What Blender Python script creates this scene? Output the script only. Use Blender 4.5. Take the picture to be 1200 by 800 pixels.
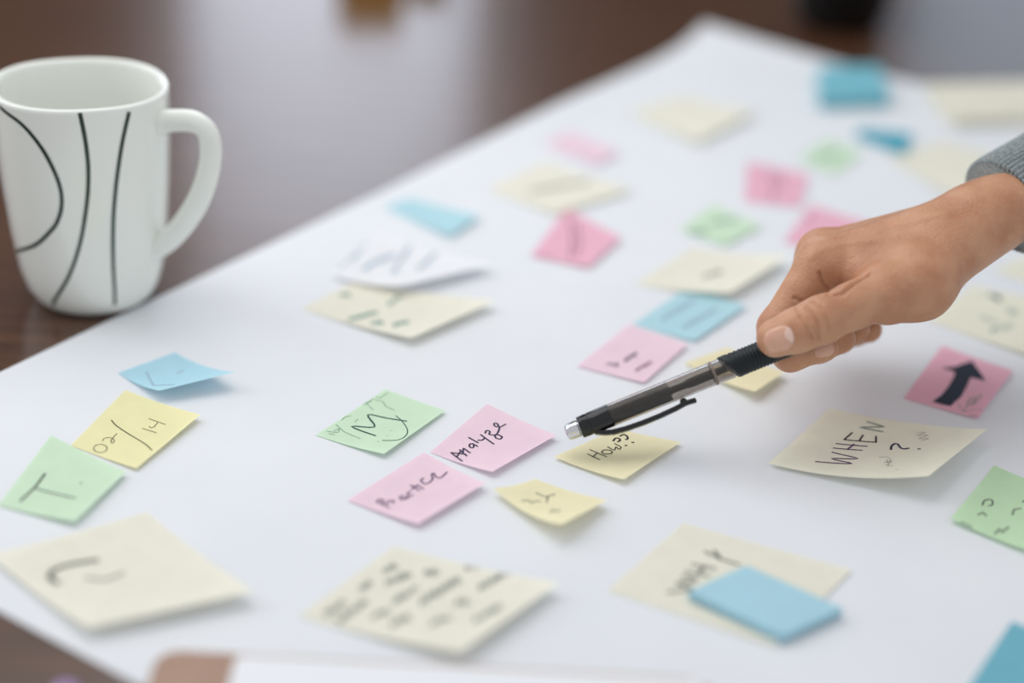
import bpy, bmesh, math, random
import numpy as np
from mathutils import Vector, Matrix

# ------------------------------------------------------------------ camera, world, light, exposure
scene = bpy.context.scene
for o in list(bpy.data.objects): bpy.data.objects.remove(o)
TZ = 0.74                                   # table-top height above the floor
PITCH, ROLL, CAM_H = 27.2, 3.0, 0.400       # degrees below level, degrees of tilt, metres above the table
cam_d = bpy.data.cameras.new('camera'); cam = bpy.data.objects.new('camera', cam_d)
scene.collection.objects.link(cam)
cam.location = (0, 0, TZ+CAM_H)
cam.rotation_euler = (Matrix.Rotation(math.radians(90-PITCH), 3, 'X') @ Matrix.Rotation(math.radians(ROLL), 3, 'Z')).to_euler()
cam_d.sensor_width = 36; cam_d.lens = 60; cam_d.clip_start = .02
cam_d.dof.use_dof = True; cam_d.dof.focus_distance = .783; cam_d.dof.aperture_fstop = 1.75; cam_d.dof.aperture_blades = 9
scene.camera = cam
scene.view_settings.view_transform = 'Standard'; scene.view_settings.look = 'None'
scene.view_settings.gamma = 1; scene.view_settings.use_curve_mapping = False
scene.view_settings.exposure = 0.0

world = bpy.data.worlds.new('world'); scene.world = world; world.use_nodes = True
bg = world.node_tree.nodes['Background']
bg.inputs[0].default_value = (.88, .895, .92, 1); bg.inputs[1].default_value = .70
WINDOW_LIGHT = 3.0                          # brightness of the daylit panes

# added unseen area lamps: overhead pool of light, and soft gradient from the left
def area(name, loc, aim, sx, sy, power, col):
    l = bpy.data.lights.new(name, 'AREA'); l.shape = 'RECTANGLE'; l.size = sx; l.size_y = sy; l.energy = power; l.color = col
    o = bpy.data.objects.new(name, l); scene.collection.objects.link(o); o.location = loc
    o.rotation_euler = (Vector(aim)-Vector(loc)).to_track_quat('-Z', 'Y').to_euler()
area('overhead_fill', (-.22, .98, TZ+.80), (-.06, .86, TZ), .75, .75, 3.3, (1, .985, .96))
area('left_fill', (-2.0, 1.2, TZ+1.25), (.1, .8, TZ), 1.6, 1.4, 12, (.95, .97, 1))

# ------------------------------------------------------------------ helpers
C = scene.collection
def lin(r, g, b):
    f = lambda c: (c/255/12.92 if c/255 <= .04045 else ((c/255+.055)/1.055)**2.4)
    return (f(r), f(g), f(b), 1)
def mat(name, col, rough=.6, col2=None, scale=40, bump=0, bscale=400, metal=0, spec=.5, trans=0, coat=0, stretch=None, sss=0, translucent=0, ior=None, detail=3):
    m = bpy.data.materials.new(name); m.use_nodes = True; nt = m.node_tree; N = nt.nodes; L = nt.links
    b = N['Principled BSDF']; b.inputs['Base Color'].default_value = col; b.inputs['Roughness'].default_value = rough
    b.inputs['Metallic'].default_value = metal; b.inputs['Specular IOR Level'].default_value = spec
    b.inputs['Transmission Weight'].default_value = trans; b.inputs['Coat Weight'].default_value = coat
    if ior: b.inputs['IOR'].default_value = ior
    tc = N.new('ShaderNodeTexCoord'); src = tc.outputs['Object']
    if stretch:
        mp = N.new('ShaderNodeMapping'); mp.inputs['Scale'].default_value = stretch; L.new(src, mp.inputs[0]); src = mp.outputs[0]
    if col2:
        n = N.new('ShaderNodeTexNoise'); n.inputs['Scale'].default_value = scale; n.inputs['Detail'].default_value = detail; L.new(src, n.inputs['Vector'])
        r = N.new('ShaderNodeValToRGB'); r.color_ramp.elements[0].color = col; r.color_ramp.elements[1].color = col2
        r.color_ramp.elements[0].position = .35; r.color_ramp.elements[1].position = .65
        L.new(n.outputs[0], r.inputs[0]); L.new(r.outputs[0], b.inputs['Base Color']); colout = r.outputs[0]
    else: colout = None
    if bump:
        n2 = N.new('ShaderNodeTexNoise'); n2.inputs['Scale'].default_value = bscale; n2.inputs['Detail'].default_value = 2; L.new(src, n2.inputs['Vector'])
        bp = N.new('ShaderNodeBump'); bp.inputs['Strength'].default_value = bump; bp.inputs['Distance'].default_value = .0006
        L.new(n2.outputs[0], bp.inputs['Height']); L.new(bp.outputs[0], b.inputs['Normal'])
    if sss:
        b.inputs['Subsurface Weight'].default_value = sss; b.inputs['Subsurface Radius'].default_value = (1, .35, .2); b.inputs['Subsurface Scale'].default_value = .003
    if translucent:
        t = N.new('ShaderNodeBsdfTranslucent'); t.inputs[0].default_value = col
        if colout: L.new(colout, t.inputs[0])
        mx = N.new('ShaderNodeMixShader'); mx.inputs[0].default_value = translucent
        L.new(b.outputs[0], mx.inputs[1]); L.new(t.outputs[0], mx.inputs[2]); L.new(mx.outputs[0], N['Material Output'].inputs[0])
    return m
def emat(name, col, s):
    m = bpy.data.materials.new(name); m.use_nodes = True; nt = m.node_tree; nt.nodes.clear()
    e = nt.nodes.new('ShaderNodeEmission'); e.inputs[0].default_value = col; e.inputs[1].default_value = s
    o = nt.nodes.new('ShaderNodeOutputMaterial'); nt.links.new(e.outputs[0], o.inputs[0]); return m
def mesh(name, verts, faces, m, parent=None, loc=(0, 0, 0), smooth=False):
    me = bpy.data.meshes.new(name); me.from_pydata([tuple(map(float, v)) for v in verts], [], [tuple(int(i) for i in f) for f in faces]); me.update()
    bm = bmesh.new(); bm.from_mesh(me); bmesh.ops.recalc_face_normals(bm, faces=bm.faces); bm.to_mesh(me); bm.free()
    if smooth: me.polygons.foreach_set('use_smooth', [True]*len(me.polygons))
    me.materials.append(m); o = bpy.data.objects.new(name, me); C.objects.link(o); o.location = loc
    if parent: o.parent = parent
    return o
def empty(name, loc=(0, 0, 0), rz=0):
    o = bpy.data.objects.new(name, None); C.objects.link(o); o.location = loc; o.rotation_euler.z = rz; o.empty_display_size = .02; return o
def tag(o, label=None, cat=None, group=None, kind=None):
    for k, v in (('label', label), ('category', cat), ('group', group), ('kind', kind)):
        if v: o[k] = v
    return o
def box_geo(lo, hi, V, Fc):
    n = len(V); V += [(x, y, z) for z in (lo[2], hi[2]) for y in (lo[1], hi[1]) for x in (lo[0], hi[0])]
    Fc += [tuple(n+i for i in q) for q in ((0, 2, 3, 1), (4, 5, 7, 6), (0, 1, 5, 4), (2, 6, 7, 3), (0, 4, 6, 2), (1, 3, 7, 5))]
def boxes(name, L, m, parent=None, loc=(0, 0, 0), bevel=0):
    V, Fc = [], []
    for lo, hi in L: box_geo(lo, hi, V, Fc)
    o = mesh(name, V, Fc, m, parent, loc)
    if bevel:
        md = o.modifiers.new('bevel', 'BEVEL'); md.width = bevel; md.segments = 3
    return o
def lathe(name, prof, m, parent=None, n=48, slant=None, ribs=None, loc=(0, 0, 0)):
    # profile (s, r) along local +X ; slant: list of shear of s with local z
    V = []; Fc = []
    for k, (s, r) in enumerate(prof):
        for i in range(n):
            t = 2*math.pi*i/n; V.append((s+(slant[k]*r*math.cos(t) if slant else 0), r*math.sin(t), r*math.cos(t)))
    for k in range(len(prof)-1):
        for i in range(n):
            j = (i+1) % n; Fc.append((k*n+i, k*n+j, (k+1)*n+j, (k+1)*n+i))
    if prof[0][1] > 1e-6: Fc.append(tuple(range(n)))
    if prof[-1][1] > 1e-6: Fc.append(tuple((len(prof)-1)*n+i for i in range(n)))
    o = mesh(name, V, Fc, m, parent, loc, smooth=True); return o
def autosmooth(o, ang=40):
    me = o.data; me.polygons.foreach_set('use_smooth', [True]*len(me.polygons))
    bm = bmesh.new(); bm.from_mesh(me)
    for e in bm.edges:
        if len(e.link_faces) == 2 and e.calc_face_angle(0) > math.radians(ang): e.smooth = False
    bm.to_mesh(me); bm.free()
def sweep(name, pts, rad, m, parent=None, n=20, up=(0, 0, 1), cap=True, closed_ribs=None, loc=(0, 0, 0)):
    # tube through pts; rad: list of (ra, rb) half-widths
    pts = [Vector(p) for p in pts]; V = []; Fc = []; up = Vector(up)
    for k, p in enumerate(pts):
        d = (pts[min(k+1, len(pts)-1)]-pts[max(k-1, 0)]).normalized()
        a = up.cross(d).normalized(); b = d.cross(a).normalized()
        for i in range(n):
            t = 2*math.pi*i/n; g = closed_ribs(k, t) if closed_ribs else 0
            V.append(p+a*(rad[k][0]+g)*math.cos(t)+b*(rad[k][1]+g)*math.sin(t))
    for k in range(len(pts)-1):
        for i in range(n):
            j = (i+1) % n; Fc.append((k*n+i, k*n+j, (k+1)*n+j, (k+1)*n+i))
    if cap: Fc += [tuple(range(n)), tuple((len(pts)-1)*n+i for i in range(n))]
    return mesh(name, V, Fc, m, parent, loc, smooth=True)

# ------------------------------------------------------------------ materials
M = dict(
 wood=mat('dark_varnished_wood', lin(92, 62, 44), .30, lin(70, 46, 33), scale=9, stretch=(1, 12, 12), spec=.55, coat=.25, bump=.05, bscale=60),
 paper=mat('white_paper', lin(230, 233, 237), .75, lin(227, 230, 235), scale=14, spec=.2, bump=.12, bscale=120),
 china=mat('white_china', lin(242, 245, 239), .16, spec=.5, coat=.3),
 glaze_line=mat('dark_green_glaze', lin(30, 52, 46), .25),
 skin=mat('skin', lin(200, 150, 117), .42, lin(185, 131, 99), scale=70, bump=.6, bscale=620, sss=.18, spec=.4),
 nail=mat('nail', lin(218, 170, 146), .22, lin(213, 162, 138), scale=120, spec=.5, coat=.2, sss=.15),
 lunula_highlight=mat('nail_base', lin(232, 196, 180), .22, spec=.5, coat=.2),
 knit=mat('grey_knit', lin(168, 176, 177), .95, lin(132, 140, 142), scale=900, bump=.8, bscale=1500, spec=.1),
 black=mat('black_plastic', lin(14, 16, 20), .16, spec=.5), rubber=mat('black_rubber', lin(16, 26, 30), .45, spec=.35),
 chrome=mat('chrome', lin(215, 216, 220), .14, metal=1), smoke=mat('smoked_plastic', lin(196, 190, 185), .06, trans=.95, ior=1.28),
 refill=mat('refill_plastic', lin(120, 106, 96), .35), tan=mat('tan_cover', lin(176, 144, 126), .6, lin(166, 134, 116), scale=60),
 page=mat('page_white', lin(236, 238, 242), .8), black_china=mat('black_china', lin(9, 9, 11), .2, spec=.4), lilac=mat('lilac_plastic', lin(170, 140, 190), .4),
 sill=mat('window_frame_white', lin(225, 226, 226), .5), wall=mat('wall_paint', lin(96, 78, 66), .8, lin(90, 72, 60), scale=4),
 floor=mat('floor_boards', lin(92, 70, 54), .5, lin(74, 55, 42), scale=6, stretch=(1, 10, 1)), daylight=emat('daylit_pane', (.80, .87, 1, 1), WINDOW_LIGHT), daylight_dim=emat('daylit_pane_dim', (.66, .82, 1, 1), WINDOW_LIGHT*.42),
 leg=mat('leg_wood', lin(56, 32, 20), .4, lin(40, 22, 14), scale=12, stretch=(10, 10, 1)),
)
NOTE_COL = dict(pale=(249, 246, 230), yellow=(250, 248, 230), lemon=(250, 242, 204), amber=(252, 246, 196), green=(220, 244, 216), mint=(210, 240, 202),
 pink=(252, 224, 236), rose=(250, 196, 214), blue=(190, 231, 245), sky=(194, 233, 243), teal=(136, 206, 222), teal2=(128, 196, 214), deepteal=(84, 178, 200), white=(250, 251, 254))
NM = {k: mat('note_'+k, lin(*v), .8, lin(*[c*.985 for c in v]), scale=90, spec=.15, translucent=.20) for k, v in NOTE_COL.items()}
INK = dict(ink=(40, 34, 66), purple=(78, 40, 92), black=(34, 26, 28), teal=(18, 88, 84), grey=(150, 148, 140), greydark=(84, 90, 84), greymid=(140, 144, 136), olive=(92, 88, 60), green=(20, 78, 66),
 palegreen=(128, 168, 140), greyblue=(150, 172, 190), greypink=(150, 96, 124), greygreen=(110, 148, 136), navyfill=(20, 28, 48))
IM = {k: mat('ink_'+k, lin(*v), .6, spec=.3) for k, v in INK.items()}
# ------------------------------------------------------------------ measured data (metres, table-top frame)
NOTE_DATA = [
 {'key': 'T', 'c': [[-0.21191, 0.6011], [-0.20521, 0.65995], [-0.16429, 0.62925], [-0.1762, 0.5883]], 'h': [0.0, 0.0, 0.002, 0.0025], 'z': 0.0011, 'col': 'green', 'ink': [('black', 1.0, [(0.116, 0.207), (0.325, 0.247), (0.531, 0.238)]), ('greydark', 0.8, [(0.319, 0.251), (0.328, 0.462), (0.354, 0.763)]), ('greydark', 0.8, [(0.582, 0.673), (0.59, 0.689)])]},
 {'key': 'date', 'c': [[-0.19451, 0.6526], [-0.18199, 0.70542], [-0.14158, 0.68069], [-0.16089, 0.63381]], 'h': [0.0, 0.0, 0.003, 0.0015], 'z': 0.00075, 'col': 'amber', 'ink': [('olive', 0.4, [(0.13, 0.435), (0.112, 0.447), (0.092, 0.449), (0.073, 0.442), (0.057, 0.427), (0.046, 0.404), (0.04, 0.377), (0.041, 0.348), (0.048, 0.321), (0.061, 0.299), (0.078, 0.283), (0.097, 0.276), (0.117, 0.279), (0.135, 0.29), (0.149, 0.309), (0.158, 0.334), (0.16, 0.362), (0.156, 0.39), (0.146, 0.415), (0.13, 0.435)]), ('olive', 0.4, [(0.205, 0.301), (0.239, 0.29), (0.269, 0.311), (0.285, 0.363), (0.263, 0.424), (0.221, 0.433), (0.242, 0.392), (0.282, 0.379), (0.37, 0.368)]), ('olive', 0.4, [(0.556, 0.574), (0.557, 0.773)]), ('olive', 0.4, [(0.72, 0.532), (0.712, 0.768)]), ('olive', 0.4, [(0.704, 0.664), (0.633, 0.679), (0.601, 0.661), (0.612, 0.62)]), ('olive', 0.6, [(0.517, 0.168), (0.472, 0.27), (0.427, 0.455), (0.382, 0.677), (0.346, 0.82), (0.301, 0.934)])]},
 {'key': 'bluecurl', 'c': [[-0.18938, 0.72173], [-0.16652, 0.74572], [-0.13059, 0.71235], [-0.16346, 0.69571]], 'h': [0.0, 0.0, 0.009, 0.006], 'z': 0.00075, 'col': 'blue', 'ink': [('greyblue', 0.6, [(0.315, 0.215), (0.092, 0.703)]), ('greyblue', 0.6, [(0.106, 0.68), (0.267, 0.885)]), ('greyblue', 0.6, [(0.57, 0.506), (0.71, 0.462)])]},
 {'key': 'bigleft', 'c': [[-0.20347, 0.56137], [-0.14973, 0.60234], [-0.09472, 0.54194], [-0.15273, 0.51478]], 'h': [0.003, 0.0, 0.006, 0.005], 'z': 0.00075, 'col': 'pale', 'ink': [('greydark', 2.2, [(0.475, 0.312), (0.339, 0.287), (0.225, 0.296), (0.155, 0.358), (0.157, 0.438)]), ('grey', 1.6, [(0.315, 0.461), (0.395, 0.529), (0.521, 0.501)])]},
 {'key': 'text', 'c': [[-0.0767, 0.53566], [-0.04411, 0.58666], [0.02364, 0.55967], [-0.01296, 0.51086]], 'h': [0.0, 0.0, 0.005, 0.006], 'z': 0.00075, 'col': 'pale', 'ink': [('greymid', 0.75, [(0.07, 0.14), (0.118, 0.083), (0.099, 0.134), (0.146, 0.095), (0.122, 0.146), (0.176, 0.092), (0.152, 0.141), (0.205, 0.098), (0.183, 0.145), (0.238, 0.1), (0.239, 0.128), (0.275, 0.085), (0.254, 0.143)]), ('greymid', 0.75, [(0.415, 0.134), (0.48, 0.092), (0.444, 0.147), (0.518, 0.09), (0.492, 0.141), (0.556, 0.091), (0.519, 0.144)]), ('greymid', 0.75, [(0.672, 0.121), (0.727, 0.095), (0.693, 0.139), (0.77, 0.095), (0.733, 0.15), (0.806, 0.096), (0.759, 0.162)]), ('greymid', 0.75, [(0.543, 0.216), (0.61, 0.181), (0.581, 0.225), (0.649, 0.18), (0.61, 0.229), (0.663, 0.205), (0.624, 0.247), (0.717, 0.193), (0.651, 0.259), (0.739, 0.205), (0.675, 0.268), (0.757, 0.223), (0.716, 0.271)]), ('greymid', 0.75, [(0.03, 0.243), (0.087, 0.18), (0.055, 0.238), (0.11, 0.203), (0.091, 0.239), (0.15, 0.181), (0.124, 0.241), (0.183, 0.18), (0.148, 0.24), (0.225, 0.187), (0.193, 0.233), (0.233, 0.202), (0.221, 0.238), (0.288, 0.191), (0.25, 0.237), (0.328, 0.187), (0.291, 0.238), (0.34, 0.201), (0.317, 0.237)]), ('greymid', 0.75, [(0.16, 0.365), (0.226, 0.336), (0.189, 0.367), (0.261, 0.335), (0.218, 0.378), (0.279, 0.351), (0.237, 0.39), (0.312, 0.356), (0.243, 0.419)]), ('greymid', 0.75, [(0.361, 0.381), (0.417, 0.334), (0.41, 0.373), (0.472, 0.319), (0.433, 0.383), (0.483, 0.332), (0.458, 0.379), (0.517, 0.333), (0.49, 0.384), (0.542, 0.343), (0.535, 0.38), (0.594, 0.342), (0.565, 0.373), (0.612, 0.343), (0.603, 0.387)]), ('greymid', 0.75, [(0.121, 0.509), (0.179, 0.471), (0.142, 0.514), (0.224, 0.471), (0.181, 0.516), (0.254, 0.466), (0.209, 0.523), (0.277, 0.481), (0.23, 0.531), (0.302, 0.487), (0.238, 0.553)]), ('greymid', 0.75, [(0.425, 0.507), (0.483, 0.466), (0.467, 0.491), (0.527, 0.444), (0.47, 0.515), (0.548, 0.459), (0.529, 0.501), (0.596, 0.45), (0.54, 0.518), (0.622, 0.457), (0.564, 0.524), (0.63, 0.465), (0.597, 0.527), (0.686, 0.459), (0.627, 0.524), (0.694, 0.469), (0.661, 0.515), (0.738, 0.469), (0.678, 0.534), (0.765, 0.474), (0.719, 0.523), (0.801, 0.469), (0.744, 0.538), (0.839, 0.475), (0.78, 0.546)]), ('greymid', 0.75, [(0.759, 0.334), (0.838, 0.289), (0.78, 0.346), (0.84, 0.319), (0.778, 0.371), (0.873, 0.319), (0.808, 0.39)]), ('greymid', 0.75, [(0.923, 0.491), (0.98, 0.457), (0.95, 0.499), (0.98, 0.469), (0.974, 0.524), (0.98, 0.486), (0.98, 0.534), (0.98, 0.484), (0.98, 0.528)]), ('greymid', 0.75, [(0.221, 0.687), (0.287, 0.655), (0.247, 0.694), (0.311, 0.661), (0.284, 0.701), (0.34, 0.659), (0.303, 0.71), (0.352, 0.676), (0.318, 0.721), (0.379, 0.686), (0.33, 0.738)]), ('greymid', 0.75, [(0.483, 0.673), (0.57, 0.635), (0.528, 0.676), (0.596, 0.638), (0.529, 0.708), (0.612, 0.657), (0.543, 0.721)]), ('greymid', 0.75, [(0.741, 0.674), (0.789, 0.64), (0.749, 0.684), (0.823, 0.635), (0.774, 0.694), (0.866, 0.641), (0.813, 0.7), (0.88, 0.649), (0.849, 0.697), (0.93, 0.641), (0.884, 0.694), (0.954, 0.655), (0.888, 0.714), (0.98, 0.656), (0.943, 0.703), (0.98, 0.663), (0.966, 0.708), (0.98, 0.684), (0.98, 0.727)]), ('greymid', 0.75, [(0.359, 0.864), (0.414, 0.834), (0.359, 0.883), (0.44, 0.83), (0.403, 0.888), (0.471, 0.843), (0.437, 0.873), (0.493, 0.847), (0.466, 0.892), (0.533, 0.834), (0.493, 0.895), (0.555, 0.849), (0.504, 0.902), (0.585, 0.847), (0.539, 0.909), (0.614, 0.855), (0.591, 0.899)])]},
 {'key': 'my', 'c': [[-0.08743, 0.67275], [-0.05958, 0.71957], [-0.0296, 0.69923], [-0.05459, 0.65525]], 'h': [0.0, 0.0, 0.0015, 0.0025], 'z': 0.00075, 'col': 'green', 'ink': [('green', 0.9, [(0.259, 0.625), (0.289, 0.231), (0.389, 0.48), (0.534, 0.222), (0.58, 0.48), (0.627, 0.738)]), ('green', 0.5, [(0.66, 0.537), (0.598, 0.707), (0.489, 0.887), (0.38, 0.96), (0.279, 0.933), (0.214, 0.774)]), ('palegreen', 0.4, [(0.238, 0.043), (0.175, 0.245), (0.15, 0.506)]), ('palegreen', 0.4, [(0.103, 0.057), (0.135, 0.186), (0.207, 0.139), (0.142, 0.121)]), ('palegreen', 0.4, [(0.079, 0.108), (0.091, 0.183)]), ('palegreen', 0.4, [(0.328, 0.033), (0.393, 0.02), (0.433, 0.059)]), ('palegreen', 0.4, [(0.368, 0.194), (0.422, 0.185)]), ('palegreen', 0.4, [(0.648, 0.02), (0.717, 0.02), (0.679, 0.047), (0.634, 0.196)]), ('palegreen', 0.4, [(0.713, 0.02), (0.758, 0.026)]), ('palegreen', 0.4, [(0.843, 0.02), (0.834, 0.086), (0.956, 0.086)]), ('palegreen', 0.4, [(0.785, 0.05), (0.806, 0.162), (0.743, 0.297), (0.739, 0.433)]), ('palegreen', 0.4, [(0.709, 0.047), (0.796, 0.02)]), ('palegreen', 0.4, [(0.178, 0.739), (0.181, 0.75)]), ('palegreen', 0.4, [(0.308, 0.748), (0.312, 0.758)]), ('palegreen', 0.4, [(0.405, 0.714), (0.409, 0.724)])]},
 {'key': 'analyze', 'c': [[-0.03439, 0.66296], [-0.01024, 0.71056], [0.02267, 0.67988], [-0.00564, 0.64402]], 'h': [0.0, 0.0, 0.0025, 0.003], 'z': 0.00075, 'col': 'pink', 'ink': [('ink', 0.85, [(0.105, 0.239), (0.038, 0.484)]), ('ink', 0.85, [(0.105, 0.239), (0.159, 0.423)]), ('ink', 0.85, [(0.068, 0.362), (0.165, 0.326)]), ('ink', 0.85, [(0.192, 0.292), (0.138, 0.456)]), ('ink', 0.85, [(0.168, 0.365), (0.236, 0.307), (0.204, 0.446)]), ('ink', 0.85, [(0.354, 0.356), (0.337, 0.324), (0.307, 0.333), (0.283, 0.38), (0.305, 0.402), (0.347, 0.369), (0.34, 0.43)]), ('ink', 0.85, [(0.416, 0.223), (0.397, 0.386)]), ('ink', 0.85, [(0.433, 0.349), (0.455, 0.394), (0.497, 0.392)]), ('ink', 0.85, [(0.528, 0.306), (0.468, 0.562)]), ('ink', 0.85, [(0.577, 0.332), (0.615, 0.31), (0.634, 0.333), (0.621, 0.364), (0.585, 0.385), (0.61, 0.449), (0.661, 0.446), (0.752, 0.392), (0.738, 0.357), (0.749, 0.313), (0.78, 0.297), (0.788, 0.331), (0.755, 0.39), (0.837, 0.412)]), ('ink', 0.85, [(0.614, 0.446), (0.573, 0.494), (0.58, 0.553), (0.623, 0.544), (0.634, 0.486), (0.615, 0.452)])]},
 {'key': 'practice', 'c': [[-0.06707, 0.61914], [-0.03704, 0.66211], [-0.00829, 0.63396], [-0.03525, 0.59976]], 'h': [0.0, 0.0, 0.003, 0.0025], 'z': 0.0011, 'col': 'pink', 'ink': [('purple', 0.8, [(0.124, 0.283), (0.111, 0.482)]), ('purple', 0.8, [(0.124, 0.283), (0.177, 0.28), (0.173, 0.331), (0.125, 0.362)]), ('purple', 0.8, [(0.139, 0.406), (0.203, 0.382), (0.222, 0.431), (0.185, 0.449)]), ('purple', 0.8, [(0.341, 0.429), (0.297, 0.431), (0.281, 0.485), (0.341, 0.476), (0.306, 0.505), (0.344, 0.511)]), ('purple', 0.8, [(0.433, 0.439), (0.394, 0.437), (0.362, 0.502), (0.401, 0.52)]), ('purple', 0.8, [(0.52, 0.352), (0.496, 0.51)]), ('purple', 0.8, [(0.468, 0.419), (0.562, 0.409)]), ('purple', 0.8, [(0.552, 0.429), (0.541, 0.522)]), ('purple', 0.8, [(0.683, 0.365), (0.639, 0.374), (0.616, 0.456), (0.666, 0.48), (0.731, 0.458)]), ('purple', 0.8, [(0.731, 0.458), (0.782, 0.383), (0.809, 0.389), (0.778, 0.446), (0.791, 0.512), (0.907, 0.486)])]},
 {'key': 'how', 'c': [[0.02159, 0.66241], [0.05082, 0.69339], [0.08032, 0.68132], [0.05247, 0.64336]], 'h': [0.0015, 0.0, 0.0015, 0.003], 'z': 0.00075, 'col': 'lemon', 'ink': [('black', 0.6, [(0.391, 0.168), (0.35, 0.453)]), ('black', 0.6, [(0.292, 0.226), (0.256, 0.434)]), ('black', 0.6, [(0.268, 0.323), (0.377, 0.295)]), ('black', 0.6, [(0.472, 0.307), (0.422, 0.317), (0.393, 0.379), (0.435, 0.439), (0.48, 0.417), (0.497, 0.357), (0.472, 0.307)]), ('black', 0.6, [(0.557, 0.28), (0.523, 0.409), (0.599, 0.367), (0.566, 0.443), (0.625, 0.417), (0.661, 0.289)]), ('black', 0.95, [(0.709, 0.226), (0.779, 0.199), (0.792, 0.237), (0.758, 0.287), (0.717, 0.288)]), ('black', 0.95, [(0.679, 0.438), (0.685, 0.45)]), ('black', 0.95, [(0.85, 0.202), (0.902, 0.206), (0.886, 0.273), (0.834, 0.334), (0.808, 0.327)]), ('black', 0.95, [(0.776, 0.451), (0.784, 0.47)])]},
 {'key': 'job', 'c': [[-0.0048, 0.62907], [0.01338, 0.64503], [0.04474, 0.62427], [0.02442, 0.5939]], 'h': [0.004, 0.0, 0.004, 0.01], 'z': 0.00075, 'col': 'lemon', 'ink': [('greydark', 0.6, [(0.6, 0.255), (0.601, 0.392), (0.77, 0.416)]), ('greydark', 0.6, [(0.632, 0.407), (0.476, 0.484)]), ('greydark', 0.6, [(0.211, 0.299), (0.316, 0.329), (0.288, 0.382), (0.39, 0.386), (0.43, 0.43)]), ('greydark', 0.6, [(0.247, 0.677), (0.36, 0.663), (0.318, 0.725), (0.4, 0.723)])]},
 {'key': 'when', 'c': [[0.11875, 0.66543], [0.1552, 0.72404], [0.2237, 0.69512], [0.18552, 0.64326]], 'h': [0.002, 0.0, 0.009, 0.013], 'z': 0.00075, 'col': 'yellow', 'ink': [('purple', 0.85, [(0.171, 0.24), (0.218, 0.453), (0.254, 0.306), (0.308, 0.455), (0.352, 0.272)]), ('purple', 0.85, [(0.418, 0.253), (0.449, 0.425)]), ('purple', 0.85, [(0.492, 0.243), (0.523, 0.428)]), ('purple', 0.85, [(0.427, 0.339), (0.527, 0.344)]), ('black', 0.9, [(0.573, 0.262), (0.605, 0.454)]), ('black', 0.9, [(0.573, 0.262), (0.7, 0.265)]), ('black', 0.9, [(0.585, 0.354), (0.691, 0.339)]), ('black', 0.9, [(0.605, 0.454), (0.702, 0.417)]), ('teal', 0.9, [(0.791, 0.428), (0.802, 0.273), (0.876, 0.407), (0.909, 0.282)]), ('ink', 1.1, [(0.508, 0.585), (0.577, 0.565), (0.619, 0.58), (0.539, 0.641), (0.554, 0.678)]), ('ink', 1.0, [(0.549, 0.738), (0.55, 0.749)]), ('grey', 0.3, [(0.833, 0.62), (0.863, 0.671), (0.789, 0.642), (0.816, 0.701), (0.738, 0.673), (0.759, 0.727), (0.706, 0.703)]), ('grey', 0.3, [(0.356, 0.567), (0.376, 0.609), (0.317, 0.656), (0.276, 0.629), (0.301, 0.669), (0.226, 0.66), (0.23, 0.702)]), ('grey', 0.3, [(0.331, 0.626), (0.228, 0.678)]), ('grey', 0.3, [(0.158, 0.747), (0.158, 0.761)])]},
 {'key': 'arrow', 'c': [[0.19363, 0.73752], [0.22459, 0.79772], [0.25502, 0.77087], [0.2261, 0.71978]], 'h': [0.0, 0.0, 0.0015, 0.001], 'z': 0.00075, 'col': 'rose', 'ink': [('navyfill', 0, [(0.068, 0.355), (0.227, 0.402), (0.415, 0.408), (0.605, 0.385), (0.654, 0.352), (0.641, 0.178), (0.74, 0.331), (0.819, 0.381), (0.926, 0.464), (0.798, 0.631), (0.66, 0.785), (0.645, 0.587), (0.465, 0.618), (0.281, 0.636), (0.079, 0.595), (0.068, 0.471)]), ('grey', 0.45, [(0.148, 0.667), (0.046, 0.783), (0.245, 0.755), (0.336, 0.768), (0.295, 0.824), (0.162, 0.811), (0.21, 0.773), (0.31, 0.809), (0.284, 0.851), (0.189, 0.826), (0.315, 0.821), (0.414, 0.852), (0.307, 0.854)]), ('grey', 0.4, [(0.037, 0.787), (0.095, 0.858), (0.154, 0.98)]), ('grey', 0.6, [(0.02, 0.882), (0.035, 0.979)])]},
 {'key': 'greenright', 'c': [[0.1936, 0.62669], [0.22455, 0.67786], [0.25409, 0.64827], [0.22509, 0.60214]], 'h': [0.0025, 0.0, 0.003, 0.003], 'z': 0.00075, 'col': 'mint', 'ink': [('greydark', 0.7, [(0.377, 0.183), (0.45, 0.168), (0.506, 0.224), (0.441, 0.268), (0.403, 0.239)]), ('greydark', 0.7, [(0.416, 0.52), (0.494, 0.497), (0.55, 0.553)]), ('greydark', 0.7, [(0.058, 0.49), (0.155, 0.501), (0.113, 0.544), (0.228, 0.568)]), ('greydark', 0.7, [(0.02, 0.115), (0.02, 0.153), (0.02, 0.196), (0.02, 0.238)]), ('greydark', 0.7, [(0.22, 0.211), (0.285, 0.238), (0.252, 0.293)]), ('greydark', 0.7, [(0.651, 0.527), (0.705, 0.539)])]},
 {'key': 'why', 'c': [[0.04344, 0.56324], [0.07732, 0.61543], [0.14469, 0.58583], [0.10688, 0.53175]], 'h': [0.0, 0.0, 0.0006, 0.0006], 'z': 0.00075, 'col': 'pale', 'ink': [('greydark', 1.2, [(0.181, 0.279), (0.297, 0.376), (0.3, 0.275), (0.398, 0.355), (0.396, 0.266)]), ('greydark', 1.2, [(0.454, 0.259), (0.488, 0.384)]), ('greydark', 1.2, [(0.557, 0.252), (0.585, 0.379)]), ('greydark', 1.2, [(0.47, 0.325), (0.573, 0.318)]), ('greydark', 1.2, [(0.741, 0.246), (0.707, 0.357), (0.707, 0.47)]), ('greydark', 1.2, [(0.784, 0.283), (0.707, 0.357)])]},
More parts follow.
